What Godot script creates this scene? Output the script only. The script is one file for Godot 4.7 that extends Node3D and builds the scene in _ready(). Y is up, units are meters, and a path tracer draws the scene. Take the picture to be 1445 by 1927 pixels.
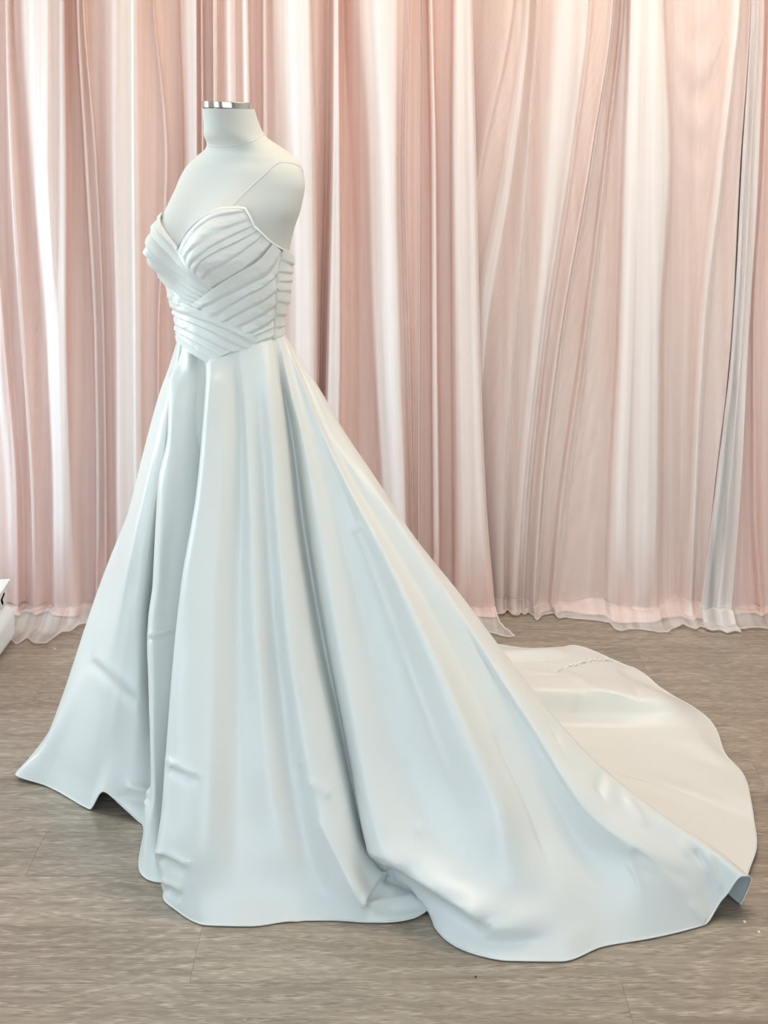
extends Node3D
# A satin wedding dress on a dress form in front of blush drapes. Metres, y up; the camera stands at z = 2.8, the form at z = 0.

const F := 2335.0                       # focal length in pixels of the 1445 x 1927 frame
const EYE := Vector3(0.0, 1.45, 2.8)
const HORIZON := 240.0
const PSI := deg_to_rad(42.0)           # how far the form is turned from the camera
const AXIS_X := -0.351
var rng := RandomNumberGenerator.new()
var M := {}
var used := {}


func _ready() -> void:
	rng.seed = 7
	_camera_and_light()
	_materials()
	_room()
	_floor()
	_curtains()
	_dress_form()
	_dress()
	_boxes()
	_scraps()


# ------------------------------------------------------------------ camera, sky, lights, exposure
func _camera_and_light() -> void:
	var cam := Camera3D.new()
	cam.name = "camera"
	cam.near = 0.05
	cam.far = 60.0
	cam.keep_aspect = Camera3D.KEEP_HEIGHT
	cam.set_frustum(1927.0 / F * cam.near, Vector2(0.0, -(963.5 - HORIZON) / F * cam.near), cam.near, cam.far)
	cam.position = EYE
	add_child(cam)
	cam.current = true

	var we := WorldEnvironment.new()
	we.name = "world_environment"
	var e := Environment.new()
	var sky := Sky.new()
	var sm := ProceduralSkyMaterial.new()
	sm.sky_top_color = Color(0.65, 0.79, 0.90)
	sm.sky_horizon_color = Color(0.88, 0.95, 0.96)
	sm.ground_bottom_color = Color(0.45, 0.46, 0.46)
	sm.ground_horizon_color = Color(0.75, 0.77, 0.79)
	sky.sky_material = sm
	e.background_mode = Environment.BG_SKY
	e.sky = sky
	e.background_energy_multiplier = 4.2
	e.tonemap_mode = Environment.TONE_MAPPER_LINEAR
	e.tonemap_exposure = 1.24
	e.sdfgi_enabled = true
	e.ssao_enabled = true
	e.ssil_enabled = true
	we.environment = e
	add_child(we)

	# daylight: a window in the left wall by the drapes, one further forward, and one behind the camera
	_area("rear_left_daylight", Vector3(-2.57, 1.65, -0.5), Vector3(0, -90, 0), Vector2(0.85, 1.9), 2.8, Color(0.90, 0.97, 1.0))
	_area("front_left_daylight", Vector3(-2.57, 1.65, 2.3), Vector3(0, -90, 0), Vector2(1.5, 1.9), 0.7, Color(0.88, 0.96, 1.0))
	_area("rear_window_daylight", Vector3(-0.2, 1.5, 4.57), Vector3(0, 0, 0), Vector2(3.2, 1.9), 1.0, Color(0.98, 1.0, 0.98))
	# warm ceiling panels (their fittings are built with the room)
	_area("drape_panel_light", Vector3(0.2, 2.755, -0.2), Vector3(-90, 0, 0), Vector2(2.4, 0.3), 0.7, Color(1.0, 0.85, 0.68))
	_area("room_panel_light", Vector3(1.0, 2.755, 0.15), Vector3(-90, 0, 0), Vector2(1.8, 0.9), 1.7, Color(0.94, 0.98, 1.0))


func _area(called: String, at_: Vector3, turn: Vector3, size: Vector2, energy: float, tint: Color) -> void:
	var l := AreaLight3D.new()
	l.name = called
	l.area_size = size
	l.light_color = tint
	l.light_energy = energy
	l.area_range = 12.0
	l.area_attenuation = 2.0
	l.shadow_enabled = true
	add_child(l)
	l.position = at_
	l.rotation_degrees = turn


# ------------------------------------------------------------------ helpers
func at(px: float, py: float, z: float) -> Vector3:
	var d := EYE.z - z
	return Vector3((px - 722.5) * d / F, EYE.y - (py - HORIZON) * d / F, z)


func on_floor(px: float, py: float, y := 0.0) -> Vector3:
	var d := F * (EYE.y - y) / (py - HORIZON)
	return Vector3((px - 722.5) * d / F, y, EYE.z - d)


func numbered(called: String) -> String:
	used[called] = used.get(called, 0) + 1
	return called if used[called] == 1 else "%s_%03d" % [called, used[called] - 1]


func thing(called: String, label: String, category: String, where := Vector3.ZERO, group := "") -> Node3D:
	var o := Node3D.new()
	o.name = numbered(called)
	add_child(o, true)
	o.position = where
	tag(o, label, category, group)
	return o


func tag(o: Node, label: String, category: String, group := "") -> void:
	o.set_meta("label", label)
	o.set_meta("category", category)
	if group:
		o.set_meta("group", group)


func part(called: String, mesh: Mesh, mat: Material, parent: Node = self, where := Vector3.ZERO) -> MeshInstance3D:
	var o := MeshInstance3D.new()
	o.name = numbered(called) if parent == self else called
	o.mesh = mesh
	o.material_override = mat
	parent.add_child(o, true)
	o.position = where
	return o


func struct(called: String, mesh: Mesh, mat: Material, where := Vector3.ZERO) -> MeshInstance3D:
	var o := part(called, mesh, mat, self, where)
	o.set_meta("kind", "structure")
	return o


func box(size: Vector3) -> BoxMesh:
	var b := BoxMesh.new()
	b.size = size
	return b


func pchip(x: PackedFloat32Array, y: PackedFloat32Array) -> PackedFloat32Array:
	var n := x.size()
	var m := PackedFloat32Array()
	m.resize(n)
	for i in range(1, n - 1):
		var h0 := x[i] - x[i - 1]
		var h1 := x[i + 1] - x[i]
		var d0 := (y[i] - y[i - 1]) / h0
		var d1 := (y[i + 1] - y[i]) / h1
		if d0 * d1 > 0.0:
			var w1 := 2.0 * h1 + h0
			var w2 := h1 + 2.0 * h0
			m[i] = (w1 + w2) / (w1 / d0 + w2 / d1)
	m[0] = (y[1] - y[0]) / (x[1] - x[0])
	m[n - 1] = (y[n - 1] - y[n - 2]) / (x[n - 1] - x[n - 2])
	return m


func herm(t: float, h: float, a: float, b: float, ma: float, mb: float) -> float:
	var s := 1.0 - t
	return (1.0 + 2.0 * t) * s * s * a + t * s * s * h * ma + t * t * (3.0 - 2.0 * t) * b + t * t * (t - 1.0) * h * mb


# a smooth curve through points with `per` steps in each span; never overshoots
func smooth(p: PackedVector3Array, per: PackedInt32Array) -> PackedVector3Array:
	var n := p.size()
	var x := PackedFloat32Array()
	var c := [PackedFloat32Array(), PackedFloat32Array(), PackedFloat32Array()]
	var s := 0.0
	for i in n:
		if i:
			s += maxf(p[i].distance_to(p[i - 1]), 1e-4)
		x.append(s)
		for k in 3:
			c[k].append(p[i][k])
	var m := [pchip(x, c[0]), pchip(x, c[1]), pchip(x, c[2])]
	var out := PackedVector3Array()
	for i in n - 1:
		var h := x[i + 1] - x[i]
		for j in per[i]:
			var t := float(j) / per[i]
			out.append(Vector3(herm(t, h, c[0][i], c[0][i + 1], m[0][i], m[0][i + 1]), herm(t, h, c[1][i], c[1][i + 1], m[1][i], m[1][i + 1]), herm(t, h, c[2][i], c[2][i + 1], m[2][i], m[2][i + 1])))
	out.append(p[n - 1])
	return out


func even(count: int, each: int) -> PackedInt32Array:
	var a := PackedInt32Array()
	a.resize(count)
	a.fill(each)
	return a


# a smooth curve cut into n equal lengths
func resample(p: PackedVector3Array, n: int) -> PackedVector3Array:
	var q := smooth(p, even(p.size() - 1, 24))
	var s := PackedFloat32Array([0.0])
	for i in range(1, q.size()):
		s.append(s[i - 1] + q[i].distance_to(q[i - 1]))
	var out := PackedVector3Array()
	var k := 0
	for i in n + 1:
		var w := s[-1] * i / n
		while k < q.size() - 2 and s[k + 1] < w:
			k += 1
		out.append(q[k].lerp(q[k + 1], clampf((w - s[k]) / maxf(s[k + 1] - s[k], 1e-6), 0.0, 1.0)))
	return out


# rows of equal length -> a grid mesh with smooth normals
func sheet(rows: Array, flip := false, closed := false, density: Array = []) -> ArrayMesh:
	var nr := rows.size()
	var nc: int = rows[0].size()
	var v := PackedVector3Array()
	var uv := PackedVector2Array()
	for r in nr:
		v.append_array(rows[r])
		for c in nc:
			uv.append(Vector2(float(c) / (nc - 1), float(r) / (nr - 1)))
	var nrm := PackedVector3Array()
	nrm.resize(v.size())
	var idx := PackedInt32Array()
	for r in nr - 1:
		for c in nc - 1:
			var a := r * nc + c
			var b := a + 1
			var d := a + nc
			var e := d + 1
			var f1 := (v[b] - v[a]).cross(v[d] - v[a])
			var f2 := (v[e] - v[b]).cross(v[d] - v[b])
			nrm[a] += f1
			nrm[b] += f1 + f2
			nrm[d] += f1 + f2
			nrm[e] += f2
			if flip:
				idx.append_array(PackedInt32Array([a, b, d, b, e, d]))
			else:
				idx.append_array(PackedInt32Array([a, d, b, b, d, e]))
	if closed:
		for r in nr:
			var s := nrm[r * nc] + nrm[r * nc + nc - 1]
			nrm[r * nc] = s
			nrm[r * nc + nc - 1] = s
	for i in nrm.size():
		nrm[i] = nrm[i].normalized() * (-1.0 if flip else 1.0)
	var arr := []
	arr.resize(Mesh.ARRAY_MAX)
	arr[Mesh.ARRAY_VERTEX] = v
	arr[Mesh.ARRAY_NORMAL] = nrm
	arr[Mesh.ARRAY_TEX_UV] = uv
	arr[Mesh.ARRAY_INDEX] = idx
	if density.size():
		var col := PackedColorArray()
		for r in nr:
			for c in nc:
				col.append(Color(1, 1, 1, density[r][c]))
		arr[Mesh.ARRAY_COLOR] = col
	var m := ArrayMesh.new()
	m.add_surface_from_arrays(Mesh.PRIMITIVE_TRIANGLES, arr)
	return m


# a round cord along points
func tube(p: PackedVector3Array, r: float, sides := 8) -> ArrayMesh:
	var rows := []
	var up := Vector3(0.31, 0.9, 0.29).normalized()
	for i in p.size():
		var d := (p[mini(i + 1, p.size() - 1)] - p[maxi(i - 1, 0)]).normalized()
		var a := d.cross(up).normalized()
		var b := d.cross(a)
		var ring := PackedVector3Array()
		for k in sides + 1:
			var t := TAU * k / sides
			ring.append(p[i] + (a * cos(t) + b * sin(t)) * r)
		rows.append(ring)
	return sheet(rows, true, true)


# a turned solid: profile of (radius, height)
func lathe(profile: PackedVector2Array, sides := 48) -> ArrayMesh:
	var rows := []
	for q in profile:
		var ring := PackedVector3Array()
		for k in sides + 1:
			var t := TAU * k / sides
			ring.append(Vector3(cos(t) * q.x, q.y, -sin(t) * q.x))
		rows.append(ring)
	return sheet(rows, true, true)


# a box with rounded edges
func soft_box(size: Vector3, r: float, steps := 4) -> ArrayMesh:
	var rows := []
	var n := 4 * (steps + 1)
	var lat := []
	for k in steps + 1:
		var t := PI / 2 * k / steps
		lat.append(Vector2(1.0 - cos(t), sin(t)))
	var prof := [Vector2(-1.0, 0.0)]     # x < 0: collapse to the middle
	for k in steps + 1:
		var t := PI / 2 * k / steps
		prof.append(Vector2(r * (1.0 - sin(t)), r * (1.0 - cos(t))))
	for k in steps + 1:
		var t := PI / 2 * k / steps
		prof.append(Vector2(r * (1.0 - cos(t)), size.y - r * (1.0 - sin(t))))
	prof.append(Vector2(-1.0, size.y))
	for q in prof:
		var ring := PackedVector3Array()
		for i in n + 1:
			var j := i % n
			var corner := j / (steps + 1)
			var a := PI / 2 * (corner + float(j % (steps + 1)) / steps)
			var sx := [1, -1, -1, 1][corner] as int
			var sz := [1, 1, -1, -1][corner] as int
			var inset: float = q.x
			var rr := maxf(r - inset, 0.0)
			var c := Vector3(sx * (size.x / 2 - r), 0, sz * (size.z / 2 - r))
			var pt := c + Vector3(cos(a), 0, sin(a)) * rr
			if inset < 0.0:
				pt = Vector3.ZERO
			ring.append(Vector3(pt.x, q.y, pt.z))
		rows.append(ring)
	return sheet(rows, false, true)


func mat(called: String, c: Color, rough := 0.8) -> StandardMaterial3D:
	var m := StandardMaterial3D.new()
	m.resource_name = called
	m.albedo_color = c
	m.roughness = rough
	return m


# ------------------------------------------------------------------ materials
func _materials() -> void:
	M.wall = mat("plaster", Color(0.86, 0.85, 0.83), 0.9)
	M.ceiling = mat("ceiling_paint", Color(0.90, 0.88, 0.85), 0.9)
	M.frame = mat("window_frame", Color(0.9, 0.9, 0.9), 0.5)
	M.glass = mat("glass", Color(1, 1, 1, 0.06), 0.02)
	M.glass.transparency = BaseMaterial3D.TRANSPARENCY_ALPHA
	M.slab = mat("floor_joint", Color(0.36, 0.32, 0.27), 0.9)

	M.satin = mat("satin", Color(0.895, 0.898, 0.885), 0.33)
	M.satin.metallic_specular = 0.5

	M.jersey = mat("jersey", Color(0.835, 0.835, 0.815), 0.75)

	M.chrome = mat("chrome", Color(0.80, 0.79, 0.77), 0.12)
	M.chrome.metallic = 1.0
	M.steel = mat("steel", Color(0.55, 0.55, 0.55), 0.35)
	M.steel.metallic = 1.0

	M.lining = mat("blush_lining", Color(0.955, 0.785, 0.73), 0.62)
	M.lining_pale = M.lining.duplicate()
	M.lining_pale.resource_name = "pale_blush_lining"
	M.lining_pale.albedo_color = Color(0.95, 0.825, 0.775)
	M.sheer = mat("blush_sheer", Color(0.995, 0.965, 0.96, 1.0), 0.55)
	M.sheer.transparency = BaseMaterial3D.TRANSPARENCY_ALPHA
	M.sheer.backlight_enabled = true
	M.sheer.backlight = Color(0.5, 0.47, 0.46)
	M.sheer.vertex_color_use_as_albedo = true
	M.sheer_white = M.sheer.duplicate()
	M.sheer_white.resource_name = "white_sheer"
	M.sheer_white.albedo_color = Color(0.985, 0.965, 0.96, 1.0)
	M.seam = M.sheer.duplicate()
	M.seam.resource_name = "sheer_hem"
	M.seam.vertex_color_use_as_albedo = false
	M.seam.albedo_color = Color(0.97, 0.91, 0.90, 0.6)

	M.glow = mat("diffuser", Color(0.95, 0.93, 0.88), 0.6)
	M.glow.emission_enabled = true
	M.glow.emission = Color(1.0, 0.9, 0.75)
	M.glow.emission_energy_multiplier = 1.5
	M.white_card = mat("white_card", Color(0.90, 0.90, 0.89), 0.55)
	M.white_case = mat("white_case", Color(0.96, 0.97, 0.98), 0.45)
	M.ink = mat("ink", Color(0.05, 0.06, 0.06), 0.6)
	M.scrap = mat("scrap", Color(0.92, 0.91, 0.88), 0.8)
	M.grit = mat("grit", Color(0.16, 0.12, 0.10), 0.8)


# ------------------------------------------------------------------ the room
func _room() -> void:
	struct("wall_back", box(Vector3(5.6, 2.9, 0.12)), M.wall, Vector3(0, 1.4, -1.26))
	struct("wall_right", box(Vector3(0.12, 2.9, 6.0)), M.wall, Vector3(2.66, 1.4, 1.7))
	struct("ceiling", box(Vector3(5.6, 0.12, 6.2)), M.ceiling, Vector3(0, 2.86, 1.7))
	# left wall with its two windows
	var wl := thing("wall_left", "", "", Vector3(-2.66, 0, 0))
	_strip(wl)
	part("sill_wall", box(Vector3(0.12, 0.65, 6.0)), M.wall, wl, Vector3(0, 0.325, 1.7))
	part("lintel", box(Vector3(0.12, 0.17, 6.0)), M.wall, wl, Vector3(0, 2.735, 1.7))
	part("pier", box(Vector3(0.12, 2.0, 0.35)), M.wall, wl, Vector3(0, 1.65, -1.125))
	part("pier", box(Vector3(0.12, 2.0, 1.55)), M.wall, wl, Vector3(0, 1.65, 0.725))
	part("pier", box(Vector3(0.12, 2.0, 1.6)), M.wall, wl, Vector3(0, 1.65, 3.9))
	_window("window_1", Vector3(-2.66, 1.65, -0.5), 0.9, 2.0, true)
	_window("window_2", Vector3(-2.66, 1.65, 2.3), 1.6, 2.0, true)
	var wf := thing("wall_front", "", "", Vector3(0, 0, 4.66))
	_strip(wf)
	part("sill_wall", box(Vector3(5.4, 0.5, 0.12)), M.wall, wf, Vector3(0, 0.25, 0))
	part("lintel", box(Vector3(5.4, 0.32, 0.12)), M.wall, wf, Vector3(0, 2.66, 0))
	part("pier", box(Vector3(0.8, 2.0, 0.12)), M.wall, wf, Vector3(-2.25, 1.5, 0))
	part("pier", box(Vector3(1.2, 2.0, 0.12)), M.wall, wf, Vector3(2.05, 1.5, 0))
	_window("window_3", Vector3(-0.2, 1.5, 4.66), 3.3, 2.0, false)
	# ceiling panels
	for q in [["ceiling_light", "long narrow warm ceiling panel above the drapes", Vector3(0.2, 2.80, -0.2), Vector2(2.4, 0.3)], ["ceiling_light", "wide pale ceiling panel above the train of the gown", Vector3(1.0, 2.80, 0.15), Vector2(1.8, 0.9)]]:
		var o := thing(q[0], q[1], "ceiling light", q[2])
		var z: Vector2 = q[3]
		part("housing", soft_box(Vector3(z.x + 0.06, 0.03, z.y + 0.06), 0.008, 2), M.frame, o, Vector3(0, -0.03, 0))
		part("diffuser", box(Vector3(z.x, 0.004, z.y)), M.glow, o, Vector3(0, -0.032, 0))


func _strip(o: Node) -> void:
	o.remove_meta("label")
	o.remove_meta("category")
	o.set_meta("kind", "structure")


func _window(called: String, where: Vector3, w: float, h: float, side: bool) -> void:
	var o := thing(called, "", "", where)
	_strip(o)
	if side:
		o.rotation.y = PI / 2
	var t := 0.06
	for k in 3:
		part("mullion", box(Vector3(t, h, 0.06)), M.frame, o, Vector3((w / 2 - t / 2) * (k - 1), 0, 0))
	for k in 2:
		part("rail", box(Vector3(w - 2 * t, t, 0.06)), M.frame, o, Vector3(0, (h / 2 - t / 2) * (2 * k - 1), 0))
		part("pane", box(Vector3(w / 2 - 1.5 * t, h - 2 * t, 0.006)), M.glass, o, Vector3((w / 4 - t / 4) * (2 * k - 1), 0, 0))


# ------------------------------------------------------------------ the floor of oak-look planks
func _floor() -> void:
	var fl := struct("floor", box(Vector3(5.6, 0.1, 6.2)), M.slab, Vector3(0, -0.053, 1.7))
	var tex := _oak()
	var looks := []
	for k in 6:
		var m := mat("oak_%d" % k, Color.WHITE, 0.34)
		var s: float = [1.0, 0.98, 1.015, 0.99, 0.97, 1.005][k]
		m.albedo_color = Color(0.95 * s, 0.955 * s, 0.99 * s)
		m.albedo_texture = tex
		looks.append(m)
	var joints := {1: -0.33, 3: -0.695, 0: 0.403, 2: 0.03, 4: 0.21, 5: -0.38, 6: 0.95, 7: -0.72, 8: 0.33, 9: -0.52}
	var row := 0
	for r in range(-26, 13):
		var z1 := 0.697 - 0.15 * r          # near edge of the row
		var z0 := z1 - 0.15
		if z0 < -1.25 or z1 > 4.65:
			continue
		var j: float = joints.get(r + 1, rng.randf_range(-0.6, 0.6))
		var x := j - 1.22 * ceilf((j + 2.65) / 1.22)
		while x < 2.65:
			var a := maxf(x, -2.65)
			var b := minf(x + 1.22, 2.65)
			x += 1.22
			if b - a < 0.02:
				continue
			var p := part("plank", _plank(b - a, 0.15, (a - x + 1.22) / 1.22, rng.randi() % 7, rng.randf()), looks[rng.randi() % 6], fl, Vector3((a + b) / 2, 0.053, (z0 + z1) / 2 - 1.7))
			p.name = "plank" if row == 0 else "plank_%03d" % row
			row += 1


func _plank(l: float, w: float, _u: float, lane: int, u0: float) -> ArrayMesh:
	var st := SurfaceTool.new()
	st.begin(Mesh.PRIMITIVE_TRIANGLES)
	var c := 0.0007
	var hx := l / 2
	var hz := w / 2
	var q := [Vector3(-hx + c, 0, -hz + c), Vector3(hx - c, 0, -hz + c), Vector3(hx - c, 0, hz - c), Vector3(-hx + c, 0, hz - c)]
	var o := [Vector3(-hx, -0.0008, -hz), Vector3(hx, -0.0008, -hz), Vector3(hx, -0.0008, hz), Vector3(-hx, -0.0008, hz)]
	var faces := [[q[0], q[1], q[2], q[3]]]
	for k in 4:
		faces.append([o[k], o[(k + 1) % 4], q[(k + 1) % 4], q[k]])
	for f in faces:
		var n := (f[2] - f[0] as Vector3).cross(f[1] - f[0] as Vector3).normalized()
		if n.y < 0:
			n = -n
		for i in [0, 1, 2, 0, 2, 3]:
			var p: Vector3 = f[i]
			st.set_normal(n)
			st.set_uv(Vector2(u0 + (p.x + hx) / 1.22, (lane + 0.04 + 0.92 * (p.z + hz) / w) / 7.0))
			st.add_vertex(p)
	return st.commit()


func _oak() -> ImageTexture:
	var w := 2048
	var h := 1190
	var wob := FastNoiseLite.new()
	wob.seed = 11
	wob.frequency = 0.0020
	wob.fractal_octaves = 2
	var fib := FastNoiseLite.new()
	fib.seed = 5
	fib.frequency = 0.02
	fib.fractal_octaves = 3
	var buf := PackedByteArray()
	buf.resize(w * h * 3)
	var lane_h := h / 7
	for y in h:
		var lane := y / lane_h
		var ly := float(y % lane_h) / lane_h - 0.5
		for x in w:
			var xf := float(x)
			# blend the two ends so that the texture repeats
			var e := clampf((x - (w - 260)) / 260.0, 0.0, 1.0)
			var a := wob.get_noise_3d(xf * 0.6, ly * 170.0, lane * 300.0)
			var g := fib.get_noise_3d(xf * 0.11, y * 3.2, lane * 50.0)
			var f := fib.get_noise_2d(xf * 0.75 + lane * 777.0, y * 13.0)
			if e > 0.0:
				a = lerpf(a, wob.get_noise_3d((xf - w) * 0.6, ly * 170.0, lane * 300.0), e)
				g = lerpf(g, fib.get_noise_3d((xf - w) * 0.11, y * 3.2, lane * 50.0), e)
			var ring := sin((ly * (1.5 + 0.4 * sin(lane * 2.1)) + a * 1.25) * 19.0)
			var dark := 0.075 * ring * absf(ring) * (0.3 + 1.3 * absf(a)) + 0.20 * g + 0.38 * f * (0.75 + 0.5 * ring) + 0.10 * a
			var t := clampf(0.52 + dark, 0.0, 1.0)
			var i := (y * w + x) * 3
			buf[i] = int(lerpf(104.0, 224.0, t))
			buf[i + 1] = int(lerpf(90.0, 208.0, t))
			buf[i + 2] = int(lerpf(72.0, 184.0, t))
	return ImageTexture.create_from_image(Image.create_from_data(w, h, false, Image.FORMAT_RGB8, buf))


# ------------------------------------------------------------------ the drapes
# a fold: where it stands at five heights of the frame (pixels at the drape's distance), and how far it comes forward (cm)
const DRAPE_Z := -0.93


func drape(folds: Array, zoff: float, top := 2.5, low := 0.0, lift := 0.0, trail: Array = [], micro := 0.0, seed_ := 1, zscale := 1.0, spread := 0.0, swag := 0.0) -> Array:
	var heights := [-40.0, 300.0, 640.0, 950.0, 1160.0]
	var n := FastNoiseLite.new()
	n.seed = seed_
	n.frequency = 1.0
	n.fractal_octaves = 2
	var keys := []       # rows of control points
	for k in range(-1, heights.size()):
		var row := PackedVector3Array()
		for f in folds:
			var fx := f[0] as Array
			var kk := maxi(k, 0)
			var px: float = fx[kk]
			var d: float = (f[1][kk] if f[1] is Array else f[1]) * 0.01 * zscale
			var z := DRAPE_Z + zoff + d
			var p := at(px, heights[kk], z)
			if k < 0:
				p.y = top
				p.z = DRAPE_Z + zoff + d * 0.7
			elif k == heights.size() - 1:
				p.y = low + lift
			row.append(p)
		keys.append(row)
	var per := PackedInt32Array()
	for i in folds.size() - 1:
		per.append(clampi(int(keys[2][i].distance_to(keys[2][i + 1]) / 0.0045), 4, 26))
	var dense := []
	for row in keys:
		dense.append(smooth(row, per))
	var nc: int = dense[0].size()
	var rows := []
	var vper := PackedInt32Array([4, 14, 16, 14, 14])
	var cols := []
	for c in nc:
		var col := PackedVector3Array()
		for row in dense:
			col.append(row[c])
		cols.append(smooth(col, vper))
	for r in (cols[0] as PackedVector3Array).size():
		var line := PackedVector3Array()
		for c in nc:
			var p: Vector3 = cols[c][r]
			if micro > 0.0:
				var s := n.get_noise_2d(p.x * 30.0 + 0.2 * p.y, p.y * 0.3)
				var s2 := n.get_noise_2d(p.x * 11.0 + 40.0, p.y * 0.4)
				p.z += micro * (s + 0.8 * s2)
			if swag > 0.0:      # the cloth sags between two gathers
				var k := F / (EYE.z - p.z)
				var u := 722.5 + p.x * k - 1314.0
				var v := HORIZON + (EYE.y - p.y) * k + 0.035 * u * u
				var w := exp(-u * u / 3200.0) * exp(-pow((v - 170.0) / 150.0, 2.0))
				p.z += swag * w * (sin(v * 0.06) + 0.4 * sin(v * 0.14 + u * 0.05))
			line.append(p)
		rows.append(line)
	if trail.size():      # the cloth runs out over the floor
		var last: PackedVector3Array = rows[-1]
		for k in range(1, 13):
			var t := k / 12.0
			var line := PackedVector3Array()
			for c in nc:
				var p := last[c]
				var px := 722.5 + p.x * F / (EYE.z - p.z)
				var reach := table(trail, px) * (1.0 + 0.18 * n.get_noise_1d(p.x * 5.0 + seed_ * 9.0))
				var rise := 0.012 * sin(t * 9.0 + 3.0 * n.get_noise_1d(p.x * 3.0)) * (1.0 - t) + 0.012 * maxf(0.0, n.get_noise_2d(p.x * 5.0, t * 2.0)) 
				line.append(Vector3(p.x + 0.03 * t * n.get_noise_1d(p.x * 4.0 + 7.0) + spread * t * t * smoothstep(0.85, 1.0, float(c) / nc), maxf(p.y * (1.0 - t) * (1.0 - t) + 0.004 + rise, 0.003), p.z + reach * t))
			rows.append(line)
	return rows


func lines(rows: Array, col: int) -> PackedVector3Array:
	var p := PackedVector3Array()
	for r in rows:
		p.append(r[col if col >= 0 else r.size() + col])
	return p


# how closely the sheer's threads lie: it streaks along the drop where the cloth is gathered
func streaks(rows: Array, seed_: int, low: float, high: float) -> Array:
	var n := FastNoiseLite.new()
	n.seed = seed_
	n.frequency = 1.0
	n.fractal_octaves = 3
	var out := []
	for row in rows:
		var line := PackedFloat32Array()
		for p in row:
			line.append(lerpf(low, high, clampf(0.5 + 0.9 * n.get_noise_2d(p.x * 22.0, p.y * 0.35 + p.z), 0.0, 1.0)))
		out.append(line)
	return out


# where the sheer is gathered it lies in folds over itself: thicker to look at and standing a little proud between two fold lines
func gather(rows: Array, density: Array, spans: Array) -> void:
	for sp in spans:
		# columns whose place at mid height lies in the span
		var row: PackedVector3Array = rows[rows.size() / 2]
		var a := -1
		var b := -1
		for c in row.size():
			var px := 722.5 + row[c].x * F / (EYE.z - row[c].z)
			if px >= sp[0] and a < 0:
				a = c
			if px <= sp[1]:
				b = c
		if b - a < 2:
			continue
		var nr := rows.size() - 13
		for r in nr:
			var line: PackedVector3Array = rows[r]
			var dl: PackedFloat32Array = density[r]
			for c in range(a, b + 1):
				var w := float(c - a) / (b - a)
				var drop := float(r) / nr
				var wide := 0.5 + 0.25 * sin(drop * 5.0 + sp[0])
				var g := (smoothstep(0.0, wide, w) * smoothstep(0.0, 0.12, 1.0 - w) + 0.1 * sin(w * 23.0 + drop * 2.0)) * (1.0 - smoothstep(0.78, 1.0, drop))
				line[c].z += 0.006 * sin(PI * w)
				dl[c] = 1.0 - (1.0 - dl[c]) * (1.0 - 0.78 * clampf(g, 0.0, 1.0))
			rows[r] = line
			density[r] = dl


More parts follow.
